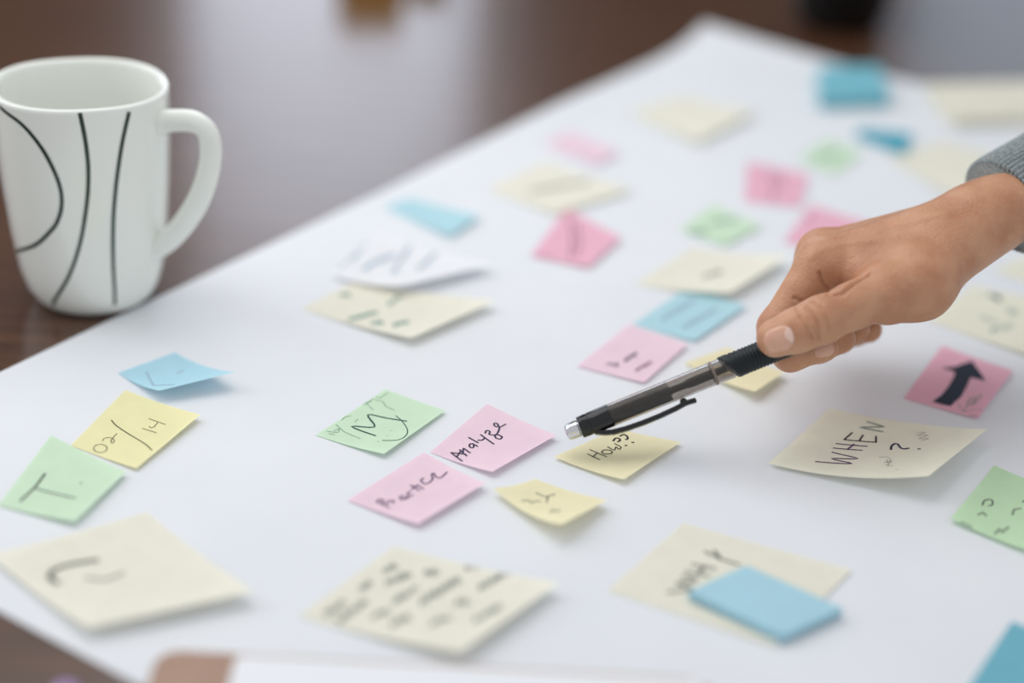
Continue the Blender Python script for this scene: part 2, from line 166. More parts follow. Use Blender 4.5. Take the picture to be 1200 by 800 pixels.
 {'key': 'plan', 'c': [[0.03297, 0.7528], [0.06084, 0.80269], [0.09017, 0.78062], [0.0659, 0.73763]], 'h': [0.0, 0.0, 0.0015, 0.001], 'z': 0.00115, 'col': 'pink', 'ink': [('ink', 0.9, [(0.162, 0.328), (0.203, 0.349), (0.171, 0.417), (0.234, 0.421), (0.174, 0.475)]), ('ink', 0.9, [(0.311, 0.492), (0.351, 0.464), (0.329, 0.502), (0.371, 0.469), (0.351, 0.509), (0.399, 0.468), (0.371, 0.509), (0.415, 0.474), (0.407, 0.503), (0.439, 0.479), (0.428, 0.506), (0.455, 0.484), (0.444, 0.529), (0.483, 0.476), (0.464, 0.524), (0.514, 0.483), (0.486, 0.527), (0.518, 0.496), (0.521, 0.523)]), ('greypink', 0.8, [(0.176, 0.754), (0.206, 0.735), (0.187, 0.773), (0.235, 0.728), (0.205, 0.773), (0.237, 0.743), (0.225, 0.772), (0.276, 0.738), (0.246, 0.774), (0.281, 0.753), (0.262, 0.781), (0.301, 0.761), (0.283, 0.797), (0.322, 0.758), (0.296, 0.807), (0.343, 0.755), (0.318, 0.813), (0.353, 0.776), (0.33, 0.816), (0.386, 0.764), (0.355, 0.816), (0.39, 0.782), (0.382, 0.813), (0.417, 0.78), (0.396, 0.828), (0.439, 0.796), (0.415, 0.83)])]},
 {'key': 'bluemid', 'c': [[0.06316, 0.80376], [0.09736, 0.85627], [0.12478, 0.82957], [0.09407, 0.78569]], 'h': [0.0, 0.0, 0.002, 0.0015], 'z': 0.00075, 'col': 'sky', 'ink': [('greyblue', 0.6, [(0.196, 0.296), (0.243, 0.237), (0.231, 0.282), (0.267, 0.239), (0.248, 0.3), (0.311, 0.213), (0.294, 0.288), (0.323, 0.243), (0.32, 0.288), (0.364, 0.237), (0.343, 0.298), (0.394, 0.234), (0.365, 0.306), (0.422, 0.254), (0.397, 0.303), (0.446, 0.24), (0.425, 0.316), (0.502, 0.227), (0.463, 0.305), (0.502, 0.266), (0.495, 0.318), (0.557, 0.233), (0.516, 0.332), (0.576, 0.25), (0.551, 0.322), (0.599, 0.247), (0.586, 0.317), (0.626, 0.266), (0.602, 0.326), (0.664, 0.253), (0.634, 0.317), (0.681, 0.268), (0.663, 0.322), (0.713, 0.259), (0.686, 0.338), (0.757, 0.261), (0.73, 0.325), (0.77, 0.278), (0.758, 0.345)]), ('greyblue', 0.6, [(0.158, 0.68), (0.226, 0.61), (0.188, 0.694), (0.234, 0.623), (0.206, 0.692), (0.267, 0.623), (0.25, 0.68), (0.299, 0.634), (0.272, 0.71), (0.336, 0.612), (0.322, 0.684), (0.378, 0.614), (0.331, 0.706), (0.413, 0.619), (0.379, 0.691), (0.427, 0.626), (0.392, 0.699), (0.437, 0.66), (0.416, 0.725), (0.498, 0.63), (0.459, 0.718), (0.52, 0.636), (0.494, 0.714), (0.542, 0.652), (0.516, 0.717), (0.58, 0.656), (0.547, 0.719), (0.59, 0.67), (0.585, 0.721), (0.638, 0.663), (0.61, 0.718), (0.662, 0.652), (0.621, 0.744), (0.707, 0.654), (0.673, 0.725), (0.725, 0.682), (0.701, 0.738), (0.754, 0.677), (0.733, 0.733)])]},
 {'key': 'underpen', 'c': [[0.08722, 0.76138], [0.11073, 0.78281], [0.13643, 0.75124], [0.11868, 0.72547]], 'h': [0.001, 0.0, 0.004, 0.006], 'z': 0.00075, 'col': 'lemon', 'ink': []},
 {'key': 'palewide', 'c': [[0.06605, 0.85354], [0.10194, 0.90782], [0.15522, 0.88827], [0.11667, 0.83622]], 'h': [0.0, 0.0, 0.007, 0.006], 'z': 0.00075, 'col': 'pale', 'ink': [('grey', 1.0, [(0.316, 0.531), (0.387, 0.486), (0.354, 0.532), (0.433, 0.481), (0.366, 0.537), (0.437, 0.505), (0.388, 0.549), (0.454, 0.513), (0.408, 0.55), (0.479, 0.516), (0.422, 0.563), (0.496, 0.521), (0.438, 0.586), (0.547, 0.518), (0.464, 0.584), (0.559, 0.521), (0.467, 0.603), (0.541, 0.559), (0.484, 0.613)])]},
 {'key': 'greenmid', 'c': [[0.09553, 0.93181], [0.11924, 0.9744], [0.14562, 0.94261], [0.12085, 0.91054]], 'h': [0.0, 0.0, 0.0015, 0.0015], 'z': 0.00075, 'col': 'green', 'ink': [('greygreen', 1.2, [(0.02, 0.228), (0.059, 0.169), (0.02, 0.26), (0.061, 0.2), (0.02, 0.305), (0.104, 0.213), (0.024, 0.303), (0.117, 0.255), (0.064, 0.33), (0.13, 0.293), (0.061, 0.385), (0.169, 0.296), (0.091, 0.393), (0.203, 0.337), (0.132, 0.413), (0.213, 0.362), (0.147, 0.446), (0.23, 0.386), (0.186, 0.466)]), ('greygreen', 0.6, [(0.471, 0.37), (0.575, 0.31), (0.51, 0.371), (0.612, 0.314), (0.542, 0.42), (0.634, 0.356), (0.572, 0.432), (0.686, 0.352), (0.62, 0.431), (0.725, 0.373), (0.651, 0.465), (0.741, 0.414), (0.659, 0.499), (0.756, 0.433), (0.73, 0.482), (0.809, 0.44), (0.763, 0.516), (0.854, 0.463), (0.801, 0.525), (0.873, 0.474), (0.8, 0.564), (0.942, 0.482), (0.852, 0.588)])]},
 {'key': 'pinkmid', 'c': [[0.0081, 0.88289], [0.02878, 0.95701], [0.06032, 0.91273], [0.04073, 0.86981]], 'h': [0.0, 0.0, 0.0015, 0.0015], 'z': 0.0012, 'col': 'rose', 'ink': [('greypink', 1.3, [(0.827, 0.174), (0.526, 0.422), (0.129, 0.602)]), ('greypink', 1.1, [(0.829, 0.3), (0.544, 0.534), (0.201, 0.678)]), ('greypink', 1.0, [(0.022, 0.09), (0.071, 0.342)])]},
 {'key': 'pinkback', 'c': [[0.13894, 0.98256], [0.14796, 1.05232], [0.18498, 1.03232], [0.17297, 0.97657]], 'h': [0.0, 0.0, 0.001, 0.001], 'z': 0.00075, 'col': 'rose', 'ink': [('greypink', 1.3, [(0.871, 0.352), (0.559, 0.493), (0.098, 0.492)]), ('greypink', 1.3, [(0.857, 0.524), (0.479, 0.647)])]},
 {'key': 'pinkhand', 'c': [[0.15616, 0.92216], [0.18021, 0.98268], [0.21368, 0.95537], [0.18705, 0.90441]], 'h': [0.0, 0.0, 0.001, 0.001], 'z': 0.00075, 'col': 'rose', 'ink': [('greypink', 1.2, [(0.745, 0.056), (0.589, 0.215)])]},
 {'key': 'greenback', 'c': [[0.1818, 1.05875], [0.20649, 1.10246], [0.22817, 1.07862], [0.20241, 1.03479]], 'h': [0.0, 0.0, 0.001, 0.001], 'z': 0.00075, 'col': 'green', 'ink': [('greygreen', 0.7, [(0.16, 0.346), (0.274, 0.264), (0.212, 0.382), (0.33, 0.287), (0.243, 0.384), (0.377, 0.293), (0.3, 0.413), (0.4, 0.336), (0.32, 0.43), (0.445, 0.364), (0.386, 0.463), (0.454, 0.385), (0.397, 0.477), (0.507, 0.391), (0.47, 0.48), (0.565, 0.426), (0.484, 0.524), (0.613, 0.424), (0.547, 0.544), (0.662, 0.456), (0.571, 0.561), (0.715, 0.47), (0.637, 0.572), (0.728, 0.519), (0.68, 0.609), (0.785, 0.509), (0.731, 0.61)])]},
 {'key': 'tealback', 'c': [[0.22635, 1.11042], [0.23511, 1.12869], [0.26847, 1.11805], [0.25477, 1.07567]], 'h': [0.0, 0.0, 0.002, 0.003], 'z': 0.00075, 'col': 'deepteal', 'ink': []},
 {'key': 'paleright', 'c': [[0.24324, 1.07233], [0.28804, 1.11128], [0.34109, 1.06776], [0.27513, 0.99705]], 'h': [0.0, 0.0, 0.003, 0.004], 'z': 0.00075, 'col': 'pale', 'ink': []},
 {'key': 'paleback', 'c': [[0.07259, 1.13513], [0.11358, 1.17796], [0.16231, 1.14133], [0.11664, 1.07347]], 'h': [0.0, 0.0, 0.004, 0.004], 'z': 0.00075, 'col': 'pale', 'ink': []},
 {'key': 'pinkfar', 'c': [[0.00718, 1.06952], [0.02423, 1.10009], [0.06385, 1.05352], [0.04877, 1.0283]], 'h': [0.0, 0.0, 0.002, 0.002], 'z': 0.00075, 'col': 'pink', 'ink': []},
 {'key': 'palefar', 'c': [[-0.0207, 0.98001], [0.01593, 1.03174], [0.07022, 0.9877], [0.02249, 0.94321]], 'h': [0.0, 0.0, 0.002, 0.002], 'z': 0.00075, 'col': 'pale', 'ink': [('grey', 0.7, [(0.229, 0.389), (0.299, 0.333), (0.245, 0.407), (0.319, 0.346), (0.272, 0.414), (0.333, 0.363), (0.285, 0.428), (0.365, 0.369), (0.312, 0.435), (0.406, 0.361), (0.323, 0.452), (0.393, 0.4), (0.349, 0.46), (0.428, 0.386), (0.37, 0.47), (0.447, 0.404), (0.393, 0.472), (0.482, 0.399), (0.419, 0.481), (0.51, 0.396), (0.438, 0.485), (0.501, 0.437), (0.454, 0.492), (0.544, 0.424), (0.494, 0.479), (0.585, 0.421), (0.51, 0.508), (0.595, 0.44), (0.524, 0.506), (0.62, 0.443), (0.57, 0.503), (0.625, 0.453), (0.575, 0.521), (0.662, 0.452), (0.587, 0.535), (0.689, 0.461), (0.613, 0.544), (0.711, 0.469), (0.647, 0.536), (0.717, 0.487), (0.661, 0.559), (0.735, 0.503), (0.708, 0.544), (0.751, 0.514), (0.701, 0.576), (0.775, 0.515), (0.737, 0.555), (0.79, 0.526), (0.766, 0.57), (0.843, 0.515), (0.793, 0.572), (0.869, 0.514), (0.787, 0.596), (0.887, 0.526), (0.823, 0.585), (0.883, 0.548), (0.856, 0.585), (0.935, 0.538), (0.868, 0.612)])]},
 {'key': 'bluefar', 'c': [[-0.0807, 0.94326], [-0.06665, 0.95991], [-0.02308, 0.93214], [-0.03854, 0.90114]], 'h': [0.0, 0.0, 0.003, 0.003], 'z': 0.00075, 'col': 'sky', 'ink': []},
 {'key': 'white', 'c': [[-0.10022, 0.84035], [-0.08221, 0.90542], [-0.01258, 0.8582], [-0.05965, 0.82063]], 'h': [0.002, 0.0, 0.005, 0.007], 'z': 0.001, 'col': 'white', 'ink': [('greyblue', 0.9, [(0.129, 0.02), (0.184, 0.02), (0.159, 0.02), (0.205, 0.02), (0.211, 0.02), (0.252, 0.02), (0.23, 0.02), (0.286, 0.02), (0.274, 0.02), (0.326, 0.02), (0.303, 0.02), (0.358, 0.02), (0.364, 0.02), (0.422, 0.02), (0.404, 0.02), (0.461, 0.02), (0.44, 0.02), (0.5, 0.02), (0.475, 0.02)]), ('greyblue', 0.9, [(0.379, 0.068), (0.434, 0.02), (0.43, 0.059), (0.473, 0.02), (0.471, 0.053), (0.514, 0.02), (0.532, 0.044), (0.559, 0.02), (0.564, 0.023), (0.604, 0.02), (0.605, 0.033), (0.649, 0.02), (0.664, 0.02), (0.692, 0.02), (0.694, 0.02), (0.743, 0.02), (0.748, 0.02)]), ('greyblue', 0.9, [(0.254, 0.275), (0.312, 0.214), (0.27, 0.291), (0.355, 0.213), (0.309, 0.28), (0.383, 0.231), (0.353, 0.27), (0.413, 0.233), (0.387, 0.274), (0.472, 0.215), (0.429, 0.27), (0.479, 0.237), (0.45, 0.281), (0.516, 0.236), (0.496, 0.28), (0.544, 0.239), (0.538, 0.275), (0.595, 0.226), (0.572, 0.269)]), ('greyblue', 0.9, [(0.491, 0.325), (0.568, 0.269), (0.537, 0.324), (0.594, 0.286), (0.565, 0.32), (0.653, 0.269), (0.609, 0.322), (0.684, 0.277), (0.623, 0.334), (0.72, 0.278), (0.662, 0.339)]), ('greyblue', 0.9, [(0.311, 0.575), (0.364, 0.504), (0.349, 0.555), (0.393, 0.491), (0.391, 0.537), (0.458, 0.462), (0.438, 0.517), (0.494, 0.453), (0.515, 0.466), (0.559, 0.426), (0.566, 0.462), (0.616, 0.4), (0.62, 0.431), (0.662, 0.396), (0.641, 0.43), (0.71, 0.379), (0.691, 0.419), (0.762, 0.35), (0.75, 0.4), (0.812, 0.342), (0.796, 0.38), (0.844, 0.345), (0.844, 0.369), (0.9, 0.326), (0.895, 0.358), (0.931, 0.317), (0.933, 0.351)]), ('greyblue', 0.9, [(0.488, 0.7), (0.563, 0.631), (0.539, 0.677), (0.585, 0.628), (0.568, 0.673), (0.638, 0.617), (0.61, 0.668), (0.694, 0.597), (0.646, 0.66), (0.726, 0.596), (0.72, 0.625), (0.771, 0.581), (0.765, 0.618), (0.816, 0.566), (0.801, 0.606), (0.862, 0.555), (0.854, 0.586), (0.912, 0.544), (0.896, 0.583), (0.943, 0.545), (0.92, 0.585)])]},
 {'key': 'paleleft', 'c': [[-0.11086, 0.80141], [-0.0874, 0.83797], [-0.00926, 0.81359], [-0.0508, 0.76507]], 'h': [0.0, 0.0, 0.005, 0.005], 'z': 0.00075, 'col': 'pale', 'ink': [('greygreen', 0.9, [(0.048, 0.413), (0.105, 0.379), (0.077, 0.414), (0.127, 0.388), (0.09, 0.423), (0.166, 0.388), (0.111, 0.429), (0.18, 0.399), (0.121, 0.446), (0.203, 0.404), (0.164, 0.437), (0.222, 0.404), (0.172, 0.451), (0.256, 0.408), (0.204, 0.449), (0.268, 0.418), (0.22, 0.467), (0.289, 0.424), (0.26, 0.458), (0.338, 0.415), (0.267, 0.465), (0.328, 0.44), (0.282, 0.474), (0.353, 0.437), (0.317, 0.475), (0.382, 0.442), (0.318, 0.492)]), ('greygreen', 0.9, [(0.088, 0.584), (0.14, 0.556), (0.109, 0.595), (0.15, 0.573), (0.099, 0.613), (0.175, 0.579), (0.109, 0.626), (0.2, 0.581), (0.139, 0.635), (0.201, 0.602), (0.132, 0.653)]), ('greygreen', 0.9, [(0.526, 0.081), (0.581, 0.068), (0.547, 0.095), (0.625, 0.062), (0.561, 0.103), (0.643, 0.081), (0.57, 0.117), (0.664, 0.086), (0.569, 0.14)]), ('greygreen', 0.9, [(0.558, 0.454), (0.623, 0.415), (0.578, 0.46), (0.645, 0.416), (0.629, 0.444), (0.689, 0.416), (0.645, 0.452), (0.72, 0.407), (0.714, 0.431), (0.781, 0.394), (0.751, 0.43), (0.81, 0.391), (0.78, 0.43), (0.84, 0.397), (0.815, 0.431)]), ('greygreen', 0.9, [(0.133, 0.75), (0.215, 0.702), (0.155, 0.761), (0.235, 0.714), (0.191, 0.751), (0.248, 0.727), (0.207, 0.759), (0.279, 0.716), (0.227, 0.771), (0.289, 0.736), (0.245, 0.786), (0.308, 0.742), (0.275, 0.784)])]},
 {'key': 'howright', 'c': [[0.22302, 0.82655], [0.2576, 0.8759], [0.31592, 0.84814], [0.27281, 0.78497]], 'h': [0.0, 0.0, 0.002, 0.002], 'z': 0.00075, 'col': 'yellow', 'ink': [('teal', 1.6, [(0.887, 0.182), (0.819, 0.264), (0.812, 0.313), (0.88, 0.232), (0.866, 0.292)]), ('greygreen', 1.0, [(0.689, 0.408), (0.652, 0.524), (0.603, 0.452), (0.612, 0.54)]), ('greygreen', 0.8, [(0.394, 0.298), (0.385, 0.467), (0.334, 0.338)]), ('greygreen', 0.9, [(0.21, 0.466), (0.414, 0.575)]), ('greygreen', 0.9, [(0.166, 0.503), (0.256, 0.493), (0.262, 0.565), (0.354, 0.591)])]},
 {'key': 'paleedge', 'c': [[0.27428, 0.8963], [0.29736, 0.92063], [0.33699, 0.90195], [0.30818, 0.86771]], 'h': [0.0, 0.0, 0.001, 0.001], 'z': 0.00075, 'col': 'yellow', 'ink': []},
 {'key': 'bluecorner', 'c': [[0.17517, 0.50991], [0.20411, 0.55678], [0.24114, 0.53047], [0.20887, 0.48133]], 'h': [0.0, 0.0, 0.003, 0.003], 'z': 0.00075, 'col': 'teal2', 'ink': []},
 {'key': 'padfront', 'c': [[0.07559, 0.55945], [0.1003, 0.57946], [0.13577, 0.55336], [0.10987, 0.53348]], 'h': [0, 0, 0, 0], 'z': 0.0013, 'col': 'blue', 'ink': [], 'pad': 7, 'th': 0.0042},
 {'key': 'padback', 'c': [[0.21008, 1.16277], [0.21884, 1.23594], [0.26526, 1.24576], [0.26068, 1.17453]], 'h': [0, 0, 0, 0], 'z': 0.001, 'col': 'teal', 'ink': [], 'pad': 9, 'th': 0.009},
 {'key': 'padpale', 'c': [[0.30113, 1.13853], [0.29452, 1.20957], [0.37853, 1.22914], [0.3759, 1.15539]], 'h': [0, 0, 0, 0], 'z': 0.001, 'col': 'pale', 'ink': [], 'pad': 8, 'th': 0.008},
]
HAND = {
 'palm': [([0.14321, 0.72616, 0.07592], [0.20754, 0.73956, 0.09324], 0.012199999999999999, 0.0135), ([0.14663, 0.74613, 0.07101], [0.2132, 0.75555, 0.08933], 0.011800000000000001, 0.0125), ([0.15598, 0.76273, 0.06175], [0.21861, 0.76782, 0.0826], 0.011, 0.012), ([0.16633, 0.77782, 0.05173], [0.22284, 0.77706, 0.07431], 0.01, 0.012), ([0.16567, 0.7391, 0.05515], [0.20151, 0.74686, 0.07025], 0.015, 0.016), ([0.16889, 0.69806, 0.07374], [0.18355, 0.70829, 0.07615], 0.0124, 0.0152), ([0.16086, 0.71515, 0.07637], [0.18758, 0.72849, 0.08481], 0.009, 0.012), ([0.18351, 0.70865, 0.07684], [0.20656, 0.72894, 0.0857], 0.0148, 0.0115), ([0.1987, 0.73387, 0.08653], [0.22121, 0.74523, 0.0955], 0.0155, 0.0155), ([0.20981, 0.76058, 0.08163], [0.22867, 0.7648, 0.08983], 0.014, 0.0145), ([0.217, 0.74365, 0.09463], [0.27809, 0.77464, 0.11337], 0.0155, 0.0155), ([0.22461, 0.76432, 0.08891], [0.28474, 0.79469, 0.10861], 0.0145, 0.015)],
 'index': [([0.14321, 0.72616, 0.07592], 0.012199999999999999), ([0.12367, 0.71385, 0.04759], 0.0094), ([0.12774, 0.69696, 0.04317], 0.008), ([0.14305, 0.6977, 0.04678], 0.0064)],
 'middle': [([0.14537, 0.74647, 0.07167], 0.011800000000000001), ([0.13615, 0.73784, 0.04175], 0.0096), ([0.14452, 0.72137, 0.03596], 0.0083), ([0.15292, 0.71415, 0.04379], 0.0074)],
 'ring': [([0.15598, 0.76273, 0.06175], 0.011), ([0.14859, 0.75823, 0.0333], 0.009), ([0.15821, 0.74136, 0.03111], 0.0078), ([0.16388, 0.73249, 0.0401], 0.0066)],
 'pinky': [([0.16633, 0.77782, 0.05173], 0.01), ([0.16118, 0.77366, 0.02831], 0.008), ([0.16955, 0.75883, 0.02572], 0.0068), ([0.17418, 0.7504, 0.0312], 0.0065)],
 'thumb': [([0.16603, 0.69724, 0.07652], 0.0115), ([0.15135, 0.68869, 0.073], 0.010199999999999999), ([0.13651, 0.68178, 0.06832], 0.0104), ([0.12607, 0.67901, 0.06401], 0.0096), ([0.11679, 0.67722, 0.06054], 0.0086)],
 'crease': [(1.8, 1.0, [[0.15768, 0.69504, 0.08615], [0.15285, 0.69151, 0.08455], [0.14823, 0.68636, 0.08341], [0.14411, 0.68343, 0.08127], [0.14028, 0.68348, 0.08037]]), (1.6, 0.9, [[0.13899, 0.7128, 0.07682], [0.14074, 0.71197, 0.07277], [0.14364, 0.7125, 0.06927], [0.13879, 0.68326, 0.08017]]), (0.9, 0.9, [[0.12867, 0.71048, 0.0648], [0.13175, 0.70936, 0.0638], [0.13074, 0.68014, 0.07791]]), (1.3, 0.75, [[0.12812, 0.67888, 0.07617], [0.13035, 0.67457, 0.07512], [0.13296, 0.67158, 0.07237], [0.13425, 0.67037, 0.06866], [0.13468, 0.67064, 0.06413]]), (1.2, 0.75, [[0.12472, 0.68026, 0.07475], [0.12604, 0.67355, 0.07318], [0.12902, 0.67023, 0.06952], [0.13168, 0.66969, 0.06499]]), (1.0, 0.7, [[0.13117, 0.67984, 0.07808], [0.13459, 0.67517, 0.07726], [0.13755, 0.67186, 0.0736], [0.13851, 0.67069, 0.06874]]), (0.6, 0.65, [[0.12669, 0.68105, 0.07558], [0.12939, 0.67283, 0.07318], [0.13268, 0.67009, 0.0676]]), (-0.55, 2.2, [[0.13957, 0.72325, 0.08871], [0.155, 0.72938, 0.09206], [0.17727, 0.72641, 0.09803], [0.1961, 0.72718, 0.10388]]), (-0.4, 2.2, [[0.13489, 0.71809, 0.08301], [0.15026, 0.72129, 0.0889], [0.17268, 0.7193, 0.09405]])],
 'nail': [([0.11698, 0.6694, 0.06413], [-0.92187, -0.17712, -0.34465], [-0.08535, -0.77475, 0.62647], 0.007, 0.0058), ([0.14205, 0.69147, 0.04871], [0.98274, 0.02408, 0.18342], [-0.00085, -0.99089, 0.13466], 0.005, 0.0042)],
 'arm': [[0.2202, 0.7524, 0.09196], [0.83459, 0.4618, 0.30035]],
}
PEN = [[0.02639, 0.66652, 0.01237], [0.90597, 0.19351, 0.37653], [0.4107, -0.61747, -0.67086]]
MUG = dict(base=[-0.22099, 0.80621, 0.0], prof=[(0, 0.027), (0.003, 0.031), (0.01, 0.0352), (0.02, 0.038), (0.042, 0.041), (0.066, 0.043), (0.09, 0.0443), (0.117, 0.045)], lines=[[(-2.3362, 0.1135), (-1.9996, 0.1085), (-1.7721, 0.0969), (-1.6376, 0.0817), (-1.6142, 0.0703), (-1.6716, 0.0608), (-1.7882, 0.0532), (-2.0757, 0.0424), (-2.617, 0.0318)], [(-1.3368, 0.1161), (-1.2991, 0.1017), (-1.2896, 0.0861), (-1.3364, 0.068), (-1.4679, 0.0445), (-1.687, 0.0242), (-2.0311, 0.0066)], [(-0.796, 0.1142), (-0.898, 0.0978), (-0.9823, 0.078), (-1.0365, 0.0574), (-1.0541, 0.0333), (-1.0283, 0.0081)]], hphi=-0.3, handle=[(0.0318, 0.1002), (0.0405, 0.1025), (0.0524, 0.1057), (0.0632, 0.1065), (0.07, 0.1023), (0.0714, 0.0924), (0.0691, 0.0798), (0.0633, 0.0651), (0.0546, 0.051), (0.0443, 0.0392), (0.0316, 0.0301), (0.0224, 0.0265)])
# ---------- hand implicit surface (metres, table-top frame) ----------
def seg_d(p, a, b, ra, rb):
    a = np.asarray(a); b = np.asarray(b); ba = b-a
    h = np.clip(((p-a)@ba)/(ba@ba), 0, 1)
    return np.sqrt((((p-a)-h[..., None]*ba)**2).sum(-1)) - (ra+(rb-ra)*h)
def smin(a, b, k):
    h = np.clip(.5+.5*(b-a)/k, 0, 1)
    return b+(a-b)*h-k*h*(1-h)
def hand_sdf(p):
    d = None
    for a, b, ra, rb in HAND['palm']:
        s = seg_d(p, a, b, ra, rb)
        d = s if d is None else smin(d, s, .011)
    for name in ('pinky', 'ring', 'middle', 'index', 'thumb'):
        ch = HAND[name]; f = None
        for (a, ra), (b, rb) in zip(ch[:-1], ch[1:]):
            s = seg_d(p, a, b, ra, rb)
            f = s if f is None else smin(f, s, .0035)
        base = np.asarray(ch[0][0])
        w = np.exp(-((p-base)**2).sum(-1)/(.020 if name == 'thumb' else .016)**2)
        d = smin(d, f, .0012+.009*w)
    return d
def hand_march(o, v, tmax=1.2, t0=0.):
    t = t0
    for i in range(200):
        s = float(hand_sdf(np.asarray(o)+np.asarray(v)*t))
        if s < 2e-5: return np.asarray(o)+np.asarray(v)*t
        t += s*.8
        if t > tmax: return None
    return np.asarray(o)+np.asarray(v)*t
# ---------- end hand implicit surface ----------
# ------------------------------------------------------------------ the room
tag(boxes('floor', [((-3.2, -1.6, -.05), (3.6, 3.2, 0))], M['floor']), kind='structure')
WY = 3.2
WINS = [(-.70, -.08), (.70, 1.75), (-2.45, -1.55)]  # last window is added for more light; the others follow the table reflections
Z0, Z1 = .95, 2.35
xs = sorted(WINS); L = []; x = -3.2
for a, b in xs: L.append(((x, WY, 0), (a, WY+.15, 2.7))); L.append(((a, WY, 0), (b, WY+.15, Z0))); L.append(((a, WY, Z1), (b, WY+.15, 2.7))); x = b
L.append(((x, WY, 0), (3.6, WY+.15, 2.7)))
tag(boxes('wall_back', L, M['wall']), kind='structure')
tag(boxes('baseboard_back', [((-3.2, WY-.015, 0), (3.6, WY, .1))], M['sill'], bevel=.004), kind='structure')
for n, (a, b) in enumerate(WINS):
    w = empty('window_%d' % (n+1), ((a+b)/2, WY+.06, Z0)); tag(w, kind='structure'); hw = (b-a)/2; H_ = Z1-Z0; t = .035
    boxes('window_frame', [((-hw, 0, 0), (-hw+t, .06, H_)), ((hw-t, 0, 0), (hw, .06, H_)), ((-hw+t, 0, 0), (hw-t, .06, t)), ((-hw+t, 0, H_-t), (hw-t, .06, H_)), ((-hw+t, .005, H_*.62), (hw-t, .055, H_*.62+.03))], M['sill'], w)
    for lo, hi in ((t, H_*.62), (H_*.62+.03, H_-t)): boxes('pane', [((-hw+t, .028, lo), (hw-t, .034, hi))], M['daylight_dim' if n == 1 else 'daylight'], w)  # second window's panes emit less, for a weaker reflection in the table
    boxes('window_sill', [((-hw-.04, -.14, -.03), (hw+.04, 0, 0))], M['sill'], w, bevel=.004)

# ------------------------------------------------------------------ table
tb = empty('table', (0.15, .75, 0)); tag(tb, 'dark varnished wooden table under the large white paper', 'table')
TX0, TX1, TY0, TY1 = -1.15, 1.05, -.62, 1.05
boxes('table_top', [((TX0, TY0, TZ-.035), (TX1, TY1, TZ))], M['wood'], tb, bevel=.005)
for sx in (TX0+.09, TX1-.09):
    for sy in (TY0+.09, TY1-.09):
        V = []; 
        for z, r in ((0, .022), (.05, .026), (TZ-.12, .036), (TZ-.035, .036)): V += [(sx+r*i, sy+r*j, z) for i, j in ((-1, -1), (1, -1), (1, 1), (-1, 1))]
        Fc = [(0, 3, 2, 1), (12, 13, 14, 15)]+[(4*k+i, 4*k+(i+1) % 4, 4*k+4+(i+1) % 4, 4*k+4+i) for k in range(3) for i in range(4)]
        mesh('leg', V, Fc, M['leg'], tb)
for lo, hi in (((TX0+.12, TY0+.075, TZ-.12), (TX1-.12, TY0+.1, TZ-.035)), ((TX0+.12, TY1-.1, TZ-.12), (TX1-.12, TY1-.075, TZ-.035)), ((TX0+.075, TY0+.12, TZ-.12), (TX0+.1, TY1-.12, TZ-.035)), ((TX1-.1, TY0+.12, TZ-.12), (TX1-.075, TY1-.12, TZ-.035))):
    boxes('apron', [(lo, hi)], M['leg'], tb)

# ------------------------------------------------------------------ big sheet of paper
PC = np.array((-.30994, .61489)); E1 = np.array((.53712, .84350)); E2 = np.array((.84350, -.53712)); PA, PB = .836, .76
na, nb = 90, 80; V = []; Fc = []
for layer in (0, 1):
    for i in range(na+1):
        a = -.008+(PA+.008)*i/na
        for j in range(nb+1):
            b = PB*j/nb; p = PC+E1*a+E2*b
            ca = max(0, 1-(PA-a)/.10); cb = max(0, 1-b/.17)
            z = .0001+.009*ca**2*cb**1.5+.004*max(0, 1-(PA-a)/.05)**2+.0035*max(0, 1-b/.05)**2*max(0, 1-abs(a-.62)/.2)
            V.append((p[0], p[1], z+(.0005 if layer else 0)))
S = (na+1)*(nb+1)
for l in (0, 1):
    for i in range(na):
        for j in range(nb):
            q = [l*S+i*(nb+1)+j, l*S+(i+1)*(nb+1)+j, l*S+(i+1)*(nb+1)+j+1, l*S+i*(nb+1)+j+1]; Fc.append(q if l else q[::-1])
rim = [i*(nb+1) for i in range(na+1)]+[na*(nb+1)+j for j in range(1, nb+1)]+[i*(nb+1)+nb for i in range(na-1, -1, -1)]+[j for j in range(nb-1, 0, -1)]
for k in range(len(rim)): a, b = rim[k], rim[(k+1) % len(rim)]; Fc.append((a, b, b+S, a+S))
sheet = mesh('paper_sheet', V, Fc, M['paper'], None, (0, 0, TZ)); autosmooth(sheet, 50)
tag(sheet, 'large white paper sheet spread over the table and covered with sticky notes', 'paper')

